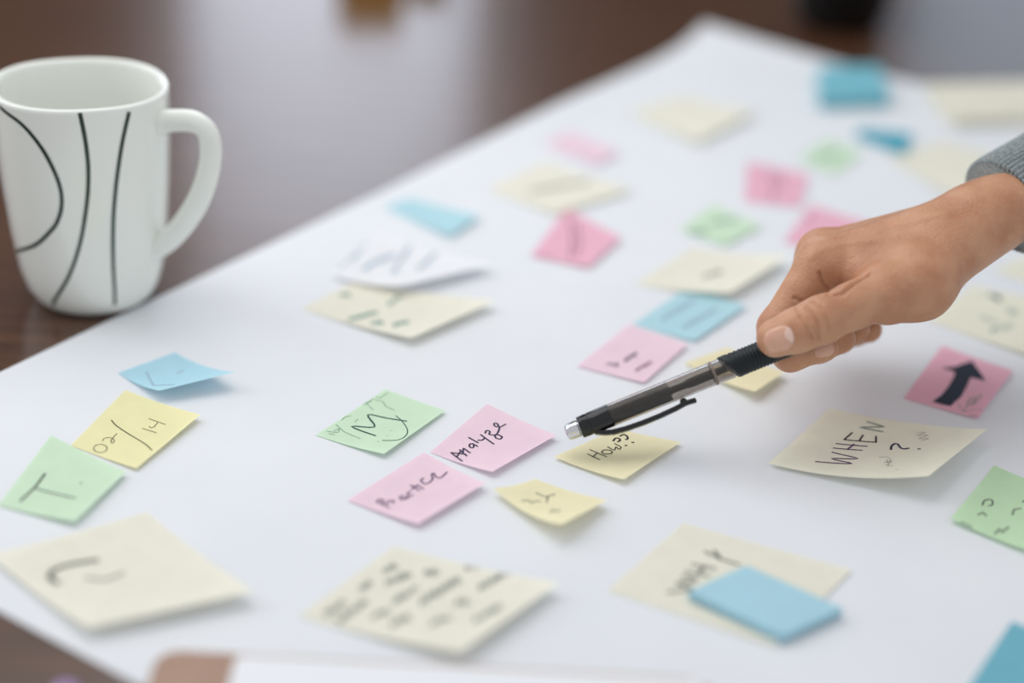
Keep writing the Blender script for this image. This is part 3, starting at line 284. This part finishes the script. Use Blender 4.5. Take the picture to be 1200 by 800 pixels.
# ------------------------------------------------------------------ sticky notes
LABEL = dict(
 T='green sticky note with a big letter T, overlapping the dated yellow note',
 date='yellow sticky note dated 02/14 between the green T note and a curled blue note',
 bluecurl='light blue sticky note with a curled edge between the dated note and the mug',
 bigleft='large pale yellow note with a thick grey curved mark, beside the green T note',
 text='pale yellow note filled with lines of grey handwriting near the pink Practice note',
 my='green sticky note with a dark green letter M and a smile arc',
 analyze='pink sticky note reading Analyze',
 practice='pink sticky note reading Practice',
 how='yellow sticky note reading How?? under the end of the pen',
 job='small yellow note curling up off the paper in front of the Analyze note',
 when='pale yellow note reading WHEN ? with its corner lifted off the paper',
 arrow='pink sticky note with a thick dark arrow drawn on it',
 greenright='green sticky note with small dark characters, in front of the lifted WHEN note',
 why='pale yellow note with WHY written on it, lying under the light blue note pad',
 plan='pink sticky note with short blurred writing, joined to a blue note behind the pen',
 bluemid='light blue sticky note overlapped by the pink note behind the pen',
 underpen='yellow sticky note half hidden behind the pen grip and fingertips',
 palewide='pale yellow note with a lifting edge between the knuckles and a green note',
 greenmid='pale green sticky note with a dark smudge, behind the wide pale note at the knuckles',
 pinkmid='deep pink sticky note with dark upright strokes, in front of a pale yellow note',
 pinkback='deep pink sticky note with a purple scrawl, behind the hand and clear of it',
 pinkhand='deep pink sticky note partly covered by the knuckles of the hand',
 greenback='pale green sticky note beside the small teal note behind the wrist',
 tealback='small teal sticky note with a raised edge behind the wrist',
 paleright='large pale yellow note behind the grey sleeve cuff',
 paleback='large plain pale yellow note lying towards the raised corner of the paper',
 pinkfar='light pink sticky note near the long paper edge, behind a pale yellow note',
 palefar='pale yellow note with faint writing between two pink notes',
 bluefar='plain light blue note near the long paper edge behind the white note',
 white='white note with faint writing, lifted and overlapping a pale yellow note',
 paleleft='pale yellow note with grey-green writing, tucked under the white note',
 howright='pale yellow note with a teal blot and faint letters under the wrist',
 paleedge='yellow note below the sleeve cuff, beyond the note with the teal blot',
 bluecorner='teal blue sticky note between the light blue pad and the green note with characters',
 padfront='light blue sticky note pad resting on the WHY note',
 padback='thick teal blue sticky note pad at the far edge of the paper',
 padpale='thick pale yellow note pad at the far edge of the paper')
GRP = 'sticky notes spread on the paper sheet'
def make_note(d):
    c = np.array(d['c']); h = d['h']; cen = c.mean(0); z0 = d['z']
    def surf(u, v, up=0.):
        xy = (1-u)*(1-v)*c[0]+u*(1-v)*c[1]+u*v*c[2]+(1-u)*v*c[3]-cen
        z = ((1-u)*h[3]+u*h[2])*v**2+((1-u)**2*h[0]+u**2*h[1])*(1-v)**2
        return (xy[0], xy[1], z+up)
    def sheet_geo(th, n=14, z=0., off=(0, 0)):
        V = []; Fc = []
        for l in (0, 1):
            for i in range(n+1):
                for j in range(n+1):
                    x_, y_, z_ = surf(i/n, j/n); V.append((x_+off[0], y_+off[1], z_+z+(th if l else 0)))
        S = (n+1)**2
        for l in (0, 1):
            for i in range(n):
                for j in range(n):
                    q = [l*S+i*(n+1)+j, l*S+(i+1)*(n+1)+j, l*S+(i+1)*(n+1)+j+1, l*S+i*(n+1)+j+1]; Fc.append(q if l else q[::-1])
        rim = [i*(n+1) for i in range(n+1)]+[n*(n+1)+j for j in range(1, n+1)]+[i*(n+1)+n for i in range(n-1, -1, -1)]+[j for j in range(n-1, 0, -1)]
        for k in range(len(rim)): a, b = rim[k], rim[(k+1) % len(rim)]; Fc.append((a, b, b+S, a+S))
        return V, Fc
    loc = (cen[0], cen[1], TZ+z0); m = NM[d['col']]
    if d.get('pad'):
        o = empty('sticky_note_pad', loc); rnd = random.Random(d['key']); n = d['pad']; t = d['th']/n
        for k in range(n):
            V, Fc = sheet_geo(t*.96, 1, t*k, (rnd.uniform(-.0004, .0004), rnd.uniform(-.0004, .0004))); mesh('sheet', V, Fc, m, o)
        return tag(o, LABEL[d['key']], 'note pad', GRP)
    TH = .00016
    n = 16; V = [surf(i/n, j/n, TH) for i in range(n+1) for j in range(n+1)]
    Fc = [(i*(n+1)+j, (i+1)*(n+1)+j, (i+1)*(n+1)+j+1, i*(n+1)+j+1) for i in range(n) for j in range(n)]
    o = mesh('sticky_note', V, Fc, m, None, loc); autosmooth(o, 50)
    tag(o, LABEL[d['key']], 'sticky note', GRP)
    by = {}
    for col, w, uv in d['ink']: by.setdefault(col, []).append((w, uv))
    for col, strokes in [(c_, g_) for c_, s_ in by.items() for g_ in ([[x_] for x_ in s_] if len(s_) < 8 else [s_])]:
        V = []; Fc = []
        for w, uv in strokes:
            if col == 'navyfill':
                bm = bmesh.new(); vs = [bm.verts.new(surf(u, v, TH+.00015)) for u, v in uv]; f = bm.faces.new(vs)
                bmesh.ops.triangulate(bm, faces=[f]); bm.verts.index_update(); n0 = len(V); V += [tuple(v.co) for v in bm.verts]; Fc += [tuple(n0+v.index for v in g.verts) for g in bm.faces]; bm.free(); continue
            # resample the stroke (Catmull-Rom) and lay it on the note as a ribbon
            P = np.array(uv); Q = []
            for k in range(len(P)-1):
                p0, p1, p2, p3 = P[max(k-1, 0)], P[k], P[k+1], P[min(k+2, len(P)-1)]
                for t in np.linspace(0, 1, 5)[:-1]:
                    if len(P) > 4: Q.append(.5*(2*p1+(p2-p0)*t+(2*p0-5*p1+4*p2-p3)*t*t+(3*p1-p0-3*p2+p3)*t**3))
                    else: Q.append(p1+(p2-p1)*t)
            Q.append(P[-1]); W = np.array([surf(u, v, TH+.00012) for u, v in Q]); hw = w*.5e-3
            n0 = len(V)
            for k in range(len(W)):
                dd = W[min(k+1, len(W)-1)]-W[max(k-1, 0)]; dd = dd[:2]/(np.hypot(*dd[:2])+1e-9); q = np.array([-dd[1], dd[0], 0])*hw
                ext = np.array([dd[0], dd[1], 0])*hw*(-.6 if k == 0 else .6 if k == len(W)-1 else 0)
                V += [tuple(W[k]+q+ext), tuple(W[k]-q+ext)]
            Fc += [(n0+2*k, n0+2*k+1, n0+2*k+3, n0+2*k+2) for k in range(len(W)-1)]
        ob = mesh('drawn_arrow' if col == 'navyfill' else 'handwriting', V, Fc, IM[col], o)
        if d['key'] == 'arrow' and col == 'navyfill': ob['label'] = 'thick dark hand-drawn arrow'
    return o
for d in NOTE_DATA: make_note(d)

# ------------------------------------------------------------------ mug
mb = MUG['base']; mug = empty('mug', (mb[0], mb[1], TZ)); tag(mug, 'white china mug with dark green curved lines, standing next to the paper', 'mug')
MZ = [p[0] for p in MUG['prof']]; MRr = [p[1] for p in MUG['prof']]
def mugR(th, z, r0=None):
    n = 2+.3*z/.117; c, s = abs(math.cos(th-.35)), abs(math.sin(th-.35))
    return (np.interp(z, MZ, MRr) if r0 is None else r0)*(c**n+s**n)**(-1/n)*.965
def mug_pt(th, z, off=0): r = mugR(th, z)+off; return (r*math.cos(th), r*math.sin(th)*.94, z)
nt_ = 96; V = []; Fc = []; rings = []
for z in (0, .0008, .003, .006, .010, .015, .020, .03, .042, .055, .066, .08, .09, .105, .1145, .1162): rings.append((z, 0))
rings += [(.117, -.0010), (.1171, -.0022), (.1166, -.0034), (.114, -.0040)]+[(z, -.0042) for z in (.1, .08, .06, .04, .022, .012)]+[(.008, -.008), (.0065, -.016)]
for k, (z, off) in enumerate(rings):
    for i in range(nt_):
        th = 2*math.pi*i/nt_; zz = min(max(z, .0), .117); x_, y_, _ = mug_pt(th, zz, off-(.0008 if k == 0 else 0)); V.append((x_, y_, z))
for k in range(len(rings)-1):
    for i in range(nt_): j = (i+1) % nt_; Fc.append((k*nt_+i, k*nt_+j, (k+1)*nt_+j, (k+1)*nt_+i))
Fc += [tuple(range(nt_)), tuple((len(rings)-1)*nt_+i for i in range(nt_))]
mesh('body', V, Fc, M['china'], mug, smooth=True)
hp = np.array(MUG['handle']); Q = []
for k in range(len(hp)-1):
    p0, p1, p2, p3 = hp[max(k-1, 0)], hp[k], hp[k+1], hp[min(k+2, len(hp)-1)]
    for t in np.linspace(0, 1, 6)[:-1]: Q.append(.5*(2*p1+(p2-p0)*t+(2*p0-5*p1+4*p2-p3)*t*t+(3*p1-p0-3*p2+p3)*t**3))
Q.append(hp[-1]); ph = MUG['hphi']; nQ = len(Q)
rad = [(.0058+.003*max(0, 1-min(k, nQ-1-k)/8), .0040+.0024*max(0, 1-min(k, nQ-1-k)/8)) for k in range(nQ)]
sweep('handle', [(q[0]*math.cos(ph), q[0]*math.sin(ph), q[1]) for q in Q], rad, M['china'], mug, n=24, up=(-math.sin(ph)*.001+math.sin(ph)*0, .0, 1) if False else (math.sin(ph)*-1, math.cos(ph), 0))
for ln in MUG['lines']:
    P = np.array(ln); Q = []
    for k in range(len(P)-1):
        p0, p1, p2, p3 = P[max(k-1, 0)], P[k], P[k+1], P[min(k+2, len(P)-1)]
        for t in np.linspace(0, 1, 8)[:-1]: Q.append(.5*(2*p1+(p2-p0)*t+(2*p0-5*p1+4*p2-p3)*t*t+(3*p1-p0-3*p2+p3)*t**3))
    Q.append(P[-1]); V = []; Fc = []
    for k in range(len(Q)):
        dd = (Q[min(k+1, len(Q)-1)]-Q[max(k-1, 0)])*np.array([.043, 1]); dd /= np.hypot(*dd); w = .0010
        for s in (-1, 1): V.append(mug_pt(Q[k][0]+s*-dd[1]*w/.043, Q[k][1]+s*dd[0]*w, .00025))
    Fc = [(2*k, 2*k+1, 2*k+3, 2*k+2) for k in range(len(Q)-1)]
    mesh('painted_line', V, Fc, M['glaze_line'], mug)

# ------------------------------------------------------------------ pen (local +X runs from the push button to the writing tip)
pa, pax, pcl = (Vector(v) for v in PEN)
pen = empty('pen', (0, 0, 0)); tag(pen, 'black retractable pen with a smoky barrel held in the hand', 'pen')
zc = pcl.normalized(); xc = pax.normalized(); yc = zc.cross(xc).normalized()
pen.matrix_world = Matrix(((xc.x, yc.x, zc.x, pa.x), (xc.y, yc.y, zc.y, pa.y), (xc.z, yc.z, zc.z, pa.z+TZ), (0, 0, 0, 1)))
mm = lambda L: [(a*1e-3, b*1e-3) for a, b in L]
autosmooth(lathe('push_button', mm([(0, 0), (.1, 2.4), (.6, 3.3), (1.6, 3.8), (6, 4.0), (6.4, 3.6), (9, 3.6)]), M['chrome'], pen))
col_ = lathe('collar', mm([(6.6, 3.4), (6.7, 4.7), (7.2, 5.0), (11.0, 5.15), (11.2, 5.0), (11.6, 5.0), (11.8, 5.2), (21.5, 5.35), (22, 5.1)]), M['black'], pen); autosmooth(col_, 30)
autosmooth(lathe('barrel', mm([(21.6, 5.25), (80.5, 5.45), (80.5, 4.5), (21.6, 4.4)]+[(21.6, 5.25)]), M['smoke'], pen))
autosmooth(lathe('inner_sleeve', mm([(21.8, 4.3), (50.5, 4.35), (50.8, 1.6), (59, 1.6), (59.2, 2.2), (72, 2.2), (72.2, 1.7), (78, 1.7)]), M['black'], pen))
autosmooth(lathe('refill', mm([(70, 1.5), (136, 1.5)]), M['refill'], pen))
autosmooth(lathe('barrel_ring', mm([(71.2, 4.6), (71.2, 5.6), (72.4, 5.6), (72.4, 4.6)]), M['refill'], pen))
prof = [(79.0, 4.8), (79.2, 5.9), (80, 6.05)]
for k in range(26): s = 82+k*1.6; prof += [(s, 6.05), (s+.35, 5.75), (s+.8, 5.75), (s+1.15, 6.05)]
prof += [(126, 5.8), (127.5, 5.2)]
sl_ = [.55*max(0, 1-max(0, s-79)/8) for s, r in prof]
autosmooth(lathe('grip', mm(prof), M['rubber'], pen, slant=sl_), 60)
autosmooth(lathe('tip', mm([(127, 5.1), (131, 4.6), (137, 2.4), (138, 1.6), (140.5, .5), (140.8, 0)]), M['black'], pen))
cp = mm([(12, 4.4), (16, 6.4), (20, 7.7), (26, 8.5), (34, 8.9), (42, 8.9), (50, 8.5), (55, 7.9), (60, 8.3)])
V = []; Fc = []
for k, (s, z) in enumerate(cp):
    w = .0027-.0009*k/8; t = .0011
    V += [(s, -w, z-t), (s, w, z-t), (s, w*.8, z+t), (s, -w*.8, z+t)]
Fc = [(4*k+i, 4*k+(i+1) % 4, 4*k+4+(i+1) % 4, 4*k+4+i) for k in range(len(cp)-1) for i in range(4)]+[(0, 1, 2, 3), tuple(4*(len(cp)-1)+i for i in range(4))]
clip = mesh('clip', V, Fc, M['black'], pen); md = clip.modifiers.new('bevel', 'BEVEL'); md.width = .0005; md.segments = 2; autosmooth(clip, 50)
V = []; Fc = []; bmx = bmesh.new(); bmesh.ops.create_uvsphere(bmx, u_segments=16, v_segments=10, radius=.0013); V = [(v.co.x*1.3+.0545, v.co.y, v.co.z*1.1+.0066) for v in bmx.verts]; Fc = [[v.index for v in f.verts] for f in bmx.faces]; bmx.free()
mesh('clip_bead', V, Fc, M['black'], clip, smooth=True)

# ------------------------------------------------------------------ the hand: one continuous skin surface, meshed from the implicit form
def surface_nets(D, org, h):
    s = D < 0; nx, ny, nz = D.shape
    cs = [(i, j, k) for i in (0, 1) for j in (0, 1) for k in (0, 1)]
    cut = lambda A, c: A[c[0]:nx-1+c[0], c[1]:ny-1+c[1], c[2]:nz-1+c[2]]
    cnt = sum(cut(s, c).astype(np.int8) for c in cs); act = (cnt > 0) & (cnt < 8)
    I = np.argwhere(act); idx = -np.ones(act.shape, np.int64); idx[act] = np.arange(len(I))
    acc = np.zeros((len(I), 3)); num = np.zeros(len(I))
    for a in cs:
        for b in cs:
            if sum(b)-sum(a) == 1 and all(y >= x for x, y in zip(a, b)):
                da = D[I[:, 0]+a[0], I[:, 1]+a[1], I[:, 2]+a[2]]; db = D[I[:, 0]+b[0], I[:, 1]+b[1], I[:, 2]+b[2]]
                m = (da < 0) != (db < 0); t = np.where(m, da/np.where(m, da-db, 1), 0)
                acc += np.where(m[:, None], np.array(a)+t[:, None]*(np.array(b)-np.array(a)), 0); num += m
    V = org+(I+acc/num[:, None])*h; Fq = []
    for ax in range(3):
        e = [0, 0, 0]; e[ax] = 1; u, v = (ax+1) % 3, (ax+2) % 3
        A = s[:nx-e[0], :ny-e[1], :nz-e[2]]; B = s[e[0]:, e[1]:, e[2]:]
        J = np.argwhere(A != B); J = J[(J[:, u] > 0) & (J[:, v] > 0) & (J[:, u] < D.shape[u]-1) & (J[:, v] < D.shape[v]-1)]
        flip = A[J[:, 0], J[:, 1], J[:, 2]]
        def cell(du, dv):
            K = J.copy(); K[:, u] -= du; K[:, v] -= dv; return idx[K[:, 0], K[:, 1], K[:, 2]]
        q = np.stack([cell(1, 1), cell(0, 1), cell(0, 0), cell(1, 0)], 1); q[~flip] = q[~flip][:, ::-1]; Fq.append(q)
    return V, np.concatenate(Fq)
pts = np.array([p for a, b, ra, rb in HAND['palm'] for p in (a, b)]+[p for k in ('thumb', 'index', 'middle', 'ring', 'pinky') for p, r in HAND[k]])
lo, hi = pts.min(0)-.027, pts.max(0)+.027; hv = .00078
ax_ = [np.arange(lo[i], hi[i], hv) for i in range(3)]
D = np.empty([len(a) for a in ax_], np.float32)
YZ = np.stack(np.meshgrid(ax_[1], ax_[2], indexing='ij'), -1)
for i in range(0, len(ax_[0]), 16):
    xs_ = ax_[0][i:i+16]; G = np.empty((len(xs_),)+YZ.shape[:2]+(3,)); G[..., 0] = xs_[:, None, None]; G[..., 1:] = YZ[None]; D[i:i+16] = hand_sdf(G)
HV, HF = surface_nets(D, lo, hv)
def hgrad(p, e=2e-4):
    g = np.stack([hand_sdf(p+np.eye(3)[i]*e)-hand_sdf(p-np.eye(3)[i]*e) for i in range(3)], -1); return g/(np.linalg.norm(g, axis=1)[:, None]+1e-12)
for it in range(2):
    HN = hgrad(HV); HV = HV-HN*np.clip(hand_sdf(HV), -hv, hv)[:, None]
disp = np.zeros(len(HV))
for dep, w, pl in HAND['crease']:
    dmin = np.full(len(HV), 1.)
    for a, b in zip(pl[:-1], pl[1:]): dmin = np.minimum(dmin, seg_d(HV, a, b, 0, 0))
    disp -= dep*1e-3*np.exp(-(dmin/(w*1e-3))**2)
HV = HV+HN*disp[:, None]
root = np.array(HAND['arm'][0]); person = mesh('person', HV-root, HF, M['skin'], None, (root[0], root[1], root[2]+TZ), smooth=True)
tag(person, 'right hand of a person in a grey knit sleeve, gripping a black pen', 'person')
for cN, tN, nN, la, lb in HAND['nail']:
    cN, tN, nN = map(np.array, (cN, tN, nN)); sN = np.cross(nN, tN); V = []; Fc = []; nr, nth = 7, 28
    for i in range(nr+1):
        for j in range(nth if i else 1):
            th = 2*math.pi*j/nth; ce, se = math.cos(th), math.sin(th); rr = (i/nr)*(abs(ce)**2.8+abs(se)**2.8)**(-1/2.8)
            o_ = cN+tN*la*rr*ce+sN*lb*rr*se+nN*.012; q = hand_march(o_, -nN, .018)
            while q is None or (q-cN)@nN < -.0045:
                rr *= .94; o_ = cN+tN*la*rr*ce+sN*lb*rr*se+nN*.012; q = hand_march(o_, -nN, .018)
            V.append(q+nN*(.00038 if i < nr-1 else .0003 if i < nr else -.0004)-root)
    for j in range(nth): Fc.append((0, 1+j, 1+(j+1) % nth))
    for i in range(1, nr):
        for j in range(nth): j2 = (j+1) % nth; a0 = 1+(i-1)*nth; b0 = 1+i*nth; Fc.append((a0+j, b0+j, b0+j2, a0+j2))
    nl = mesh('fingernail', V, Fc, M['nail'], person, smooth=True)
    if la > .006:                                    # half-moon and its highlight, painted as a paler patch on the thumb nail
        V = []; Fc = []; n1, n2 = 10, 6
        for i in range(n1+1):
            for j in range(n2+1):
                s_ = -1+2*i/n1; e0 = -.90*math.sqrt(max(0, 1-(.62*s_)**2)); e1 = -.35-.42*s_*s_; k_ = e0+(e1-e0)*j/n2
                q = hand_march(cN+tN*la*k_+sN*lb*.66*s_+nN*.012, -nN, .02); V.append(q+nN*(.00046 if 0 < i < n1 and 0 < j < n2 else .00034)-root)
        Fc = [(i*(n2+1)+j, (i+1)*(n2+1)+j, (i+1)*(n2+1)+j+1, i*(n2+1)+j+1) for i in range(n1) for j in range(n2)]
        mesh('half_moon_highlight', V, Fc, M['lunula_highlight'], nl, smooth=True)
# sleeve: ribbed cuff and forearm running back to the elbow and up to the shoulder
aw, ad = np.array(HAND['arm'][0]), np.array(HAND['arm'][1])
def arm(t): return aw+ad*t-root
NR = 64
def ribs(k, t): return .0009*math.cos(NR*t)
N_ = NR*6
dz = np.array((0, 0, -.0005)); armc = lambda t: arm(t)+dz
cuff_t = [(.0145, .0272, .0216), (.0138, .0280, .0224), (.0146, .0287, .0232), (.018, .0292, .0238), (.035, .0296, .0242), (.060, .0300, .0256), (.064, .0304, .0262)]
sweep('cuff', [armc(.055), armc(.03)]+[armc(t) for t, p, q in cuff_t], [(.0270, .0214), (.0266, .0209)]+[(p, q) for t, p, q in cuff_t], M['knit'], person, n=N_, cap=False, closed_ribs=lambda k, t: ribs(k, t) if k > 2 else 0)
el = armc(.27); sh = el+np.array((.17, .10, .24))
sp = [armc(.060), armc(.066), armc(.08), armc(.12), armc(.18), armc(.24), el*.75+sh*.25+np.array((.01, .005, -.015)), el*.5+sh*.5, sh]
sweep('sleeve', sp, [(.0295, .0255), (.0325, .0285), (.034, .032), (.036, .036), (.041, .041), (.046, .046), (.050, .050), (.054, .054), (.06, .06)], M['knit'], person, n=64)

# ------------------------------------------------------------------ things around the paper
nbk = empty('notebook', (-.1250, .5085, TZ+.0007), math.radians(0)); tag(nbk, 'tan covered notebook with a white page, at the paper edge by the written pale note', 'notebook')
def rounded(name, x0, x1, y0, y1, z0, z1, r, m, parent, bev=.0006):
    P = []
    for cx, cy, a0 in ((x1-r, y1-r, 0), (x0+r, y1-r, 90), (x0+r, y0+r, 180), (x1-r, y0+r, 270)):
        P += [(cx+r*math.cos(math.radians(a0+k*15)), cy+r*math.sin(math.radians(a0+k*15))) for k in range(7)]
    n = len(P); V = [(x, y, z0) for x, y in P]+[(x, y, z1) for x, y in P]
    Fc = [tuple(range(n))[::-1], tuple(range(n, 2*n))]+[(i, (i+1) % n, n+(i+1) % n, n+i) for i in range(n)]
    o = mesh(name, V, Fc, m, parent); md = o.modifiers.new('bevel', 'BEVEL'); md.width = bev; md.segments = 2; md.limit_method = 'ANGLE'; return o
rounded('cover', 0, .205, -.150, 0, 0, .0022, .009, M['tan'], nbk)
for k in range(4): rounded('page', .0295, .202, -.147, -.0035, .0023+k*.0004, .0026+k*.0004, .003, M['page'], nbk, .0001)

cup = empty('mug', (.256, 1.385, TZ)); tag(cup, 'small black mug on the bare table behind the teal note pad', 'mug')
prof = [(0, .030), (.004, .035), (.02, .040), (.05, .042), (.085, .043), (.087, .0415), (.085, .040), (.05, .039), (.02, .034), (.008, .025), (.007, 0)]
o = lathe('body', prof, M['black_china'], cup); o.rotation_euler = (0, -math.pi/2, 0)
sweep('handle', [(.040, 0, .068), (.055, 0, .070), (.066, 0, .060), (.066, 0, .042), (.055, 0, .028), (.036, 0, .026)], [(.005, .004)]*6, M['black_china'], cup, up=(0, 1, 0)).rotation_euler = (0, 0, math.radians(60))
cube_m = mat('bright_yellow_paper', lin(232, 176, 40), .8, lin(226, 168, 34), scale=60); cream_m = mat('cream_paper', lin(238, 226, 196), .8)
for nm, x_, y_, w, hgt, m_, lb in (('sticky_note_cube', -.140, 1.455, .052, .045, cube_m, 'bright yellow block of notes on the bare table far behind the mug'), ('sticky_note_cube', -.090, 1.450, .032, .020, cream_m, 'low cream block of notes beside the bright yellow block')):
    e = empty(nm, (x_, y_, TZ), math.radians(12)); tag(e, lb, 'note pad', 'note blocks on the bare table'); n = 9
    for k in range(n): boxes('sheet', [((-w/2+.0003*math.sin(k*2.1), -w/2, hgt*k/n), (w/2+.0003*math.sin(k*2.1), w/2+.0003*math.cos(k*3.), hgt*(k+.94)/n))], m_, e)
hl = empty('highlighter', (-.1510, .4780, TZ+.0062), math.radians(-84)); tag(hl, 'lilac highlighter lying on the table off the corner of the paper', 'highlighter')
autosmooth(lathe('cap', mm([(0, 0), (.1, 4), (1.2, 5.2), (4, 5.8), (38, 6.2), (38.2, 5)]), M['lilac'], hl))
autosmooth(lathe('body', mm([(38, 5.6), (40, 5.8), (118, 5.8), (120, 5), (120.2, 0)]), M['page'], hl))
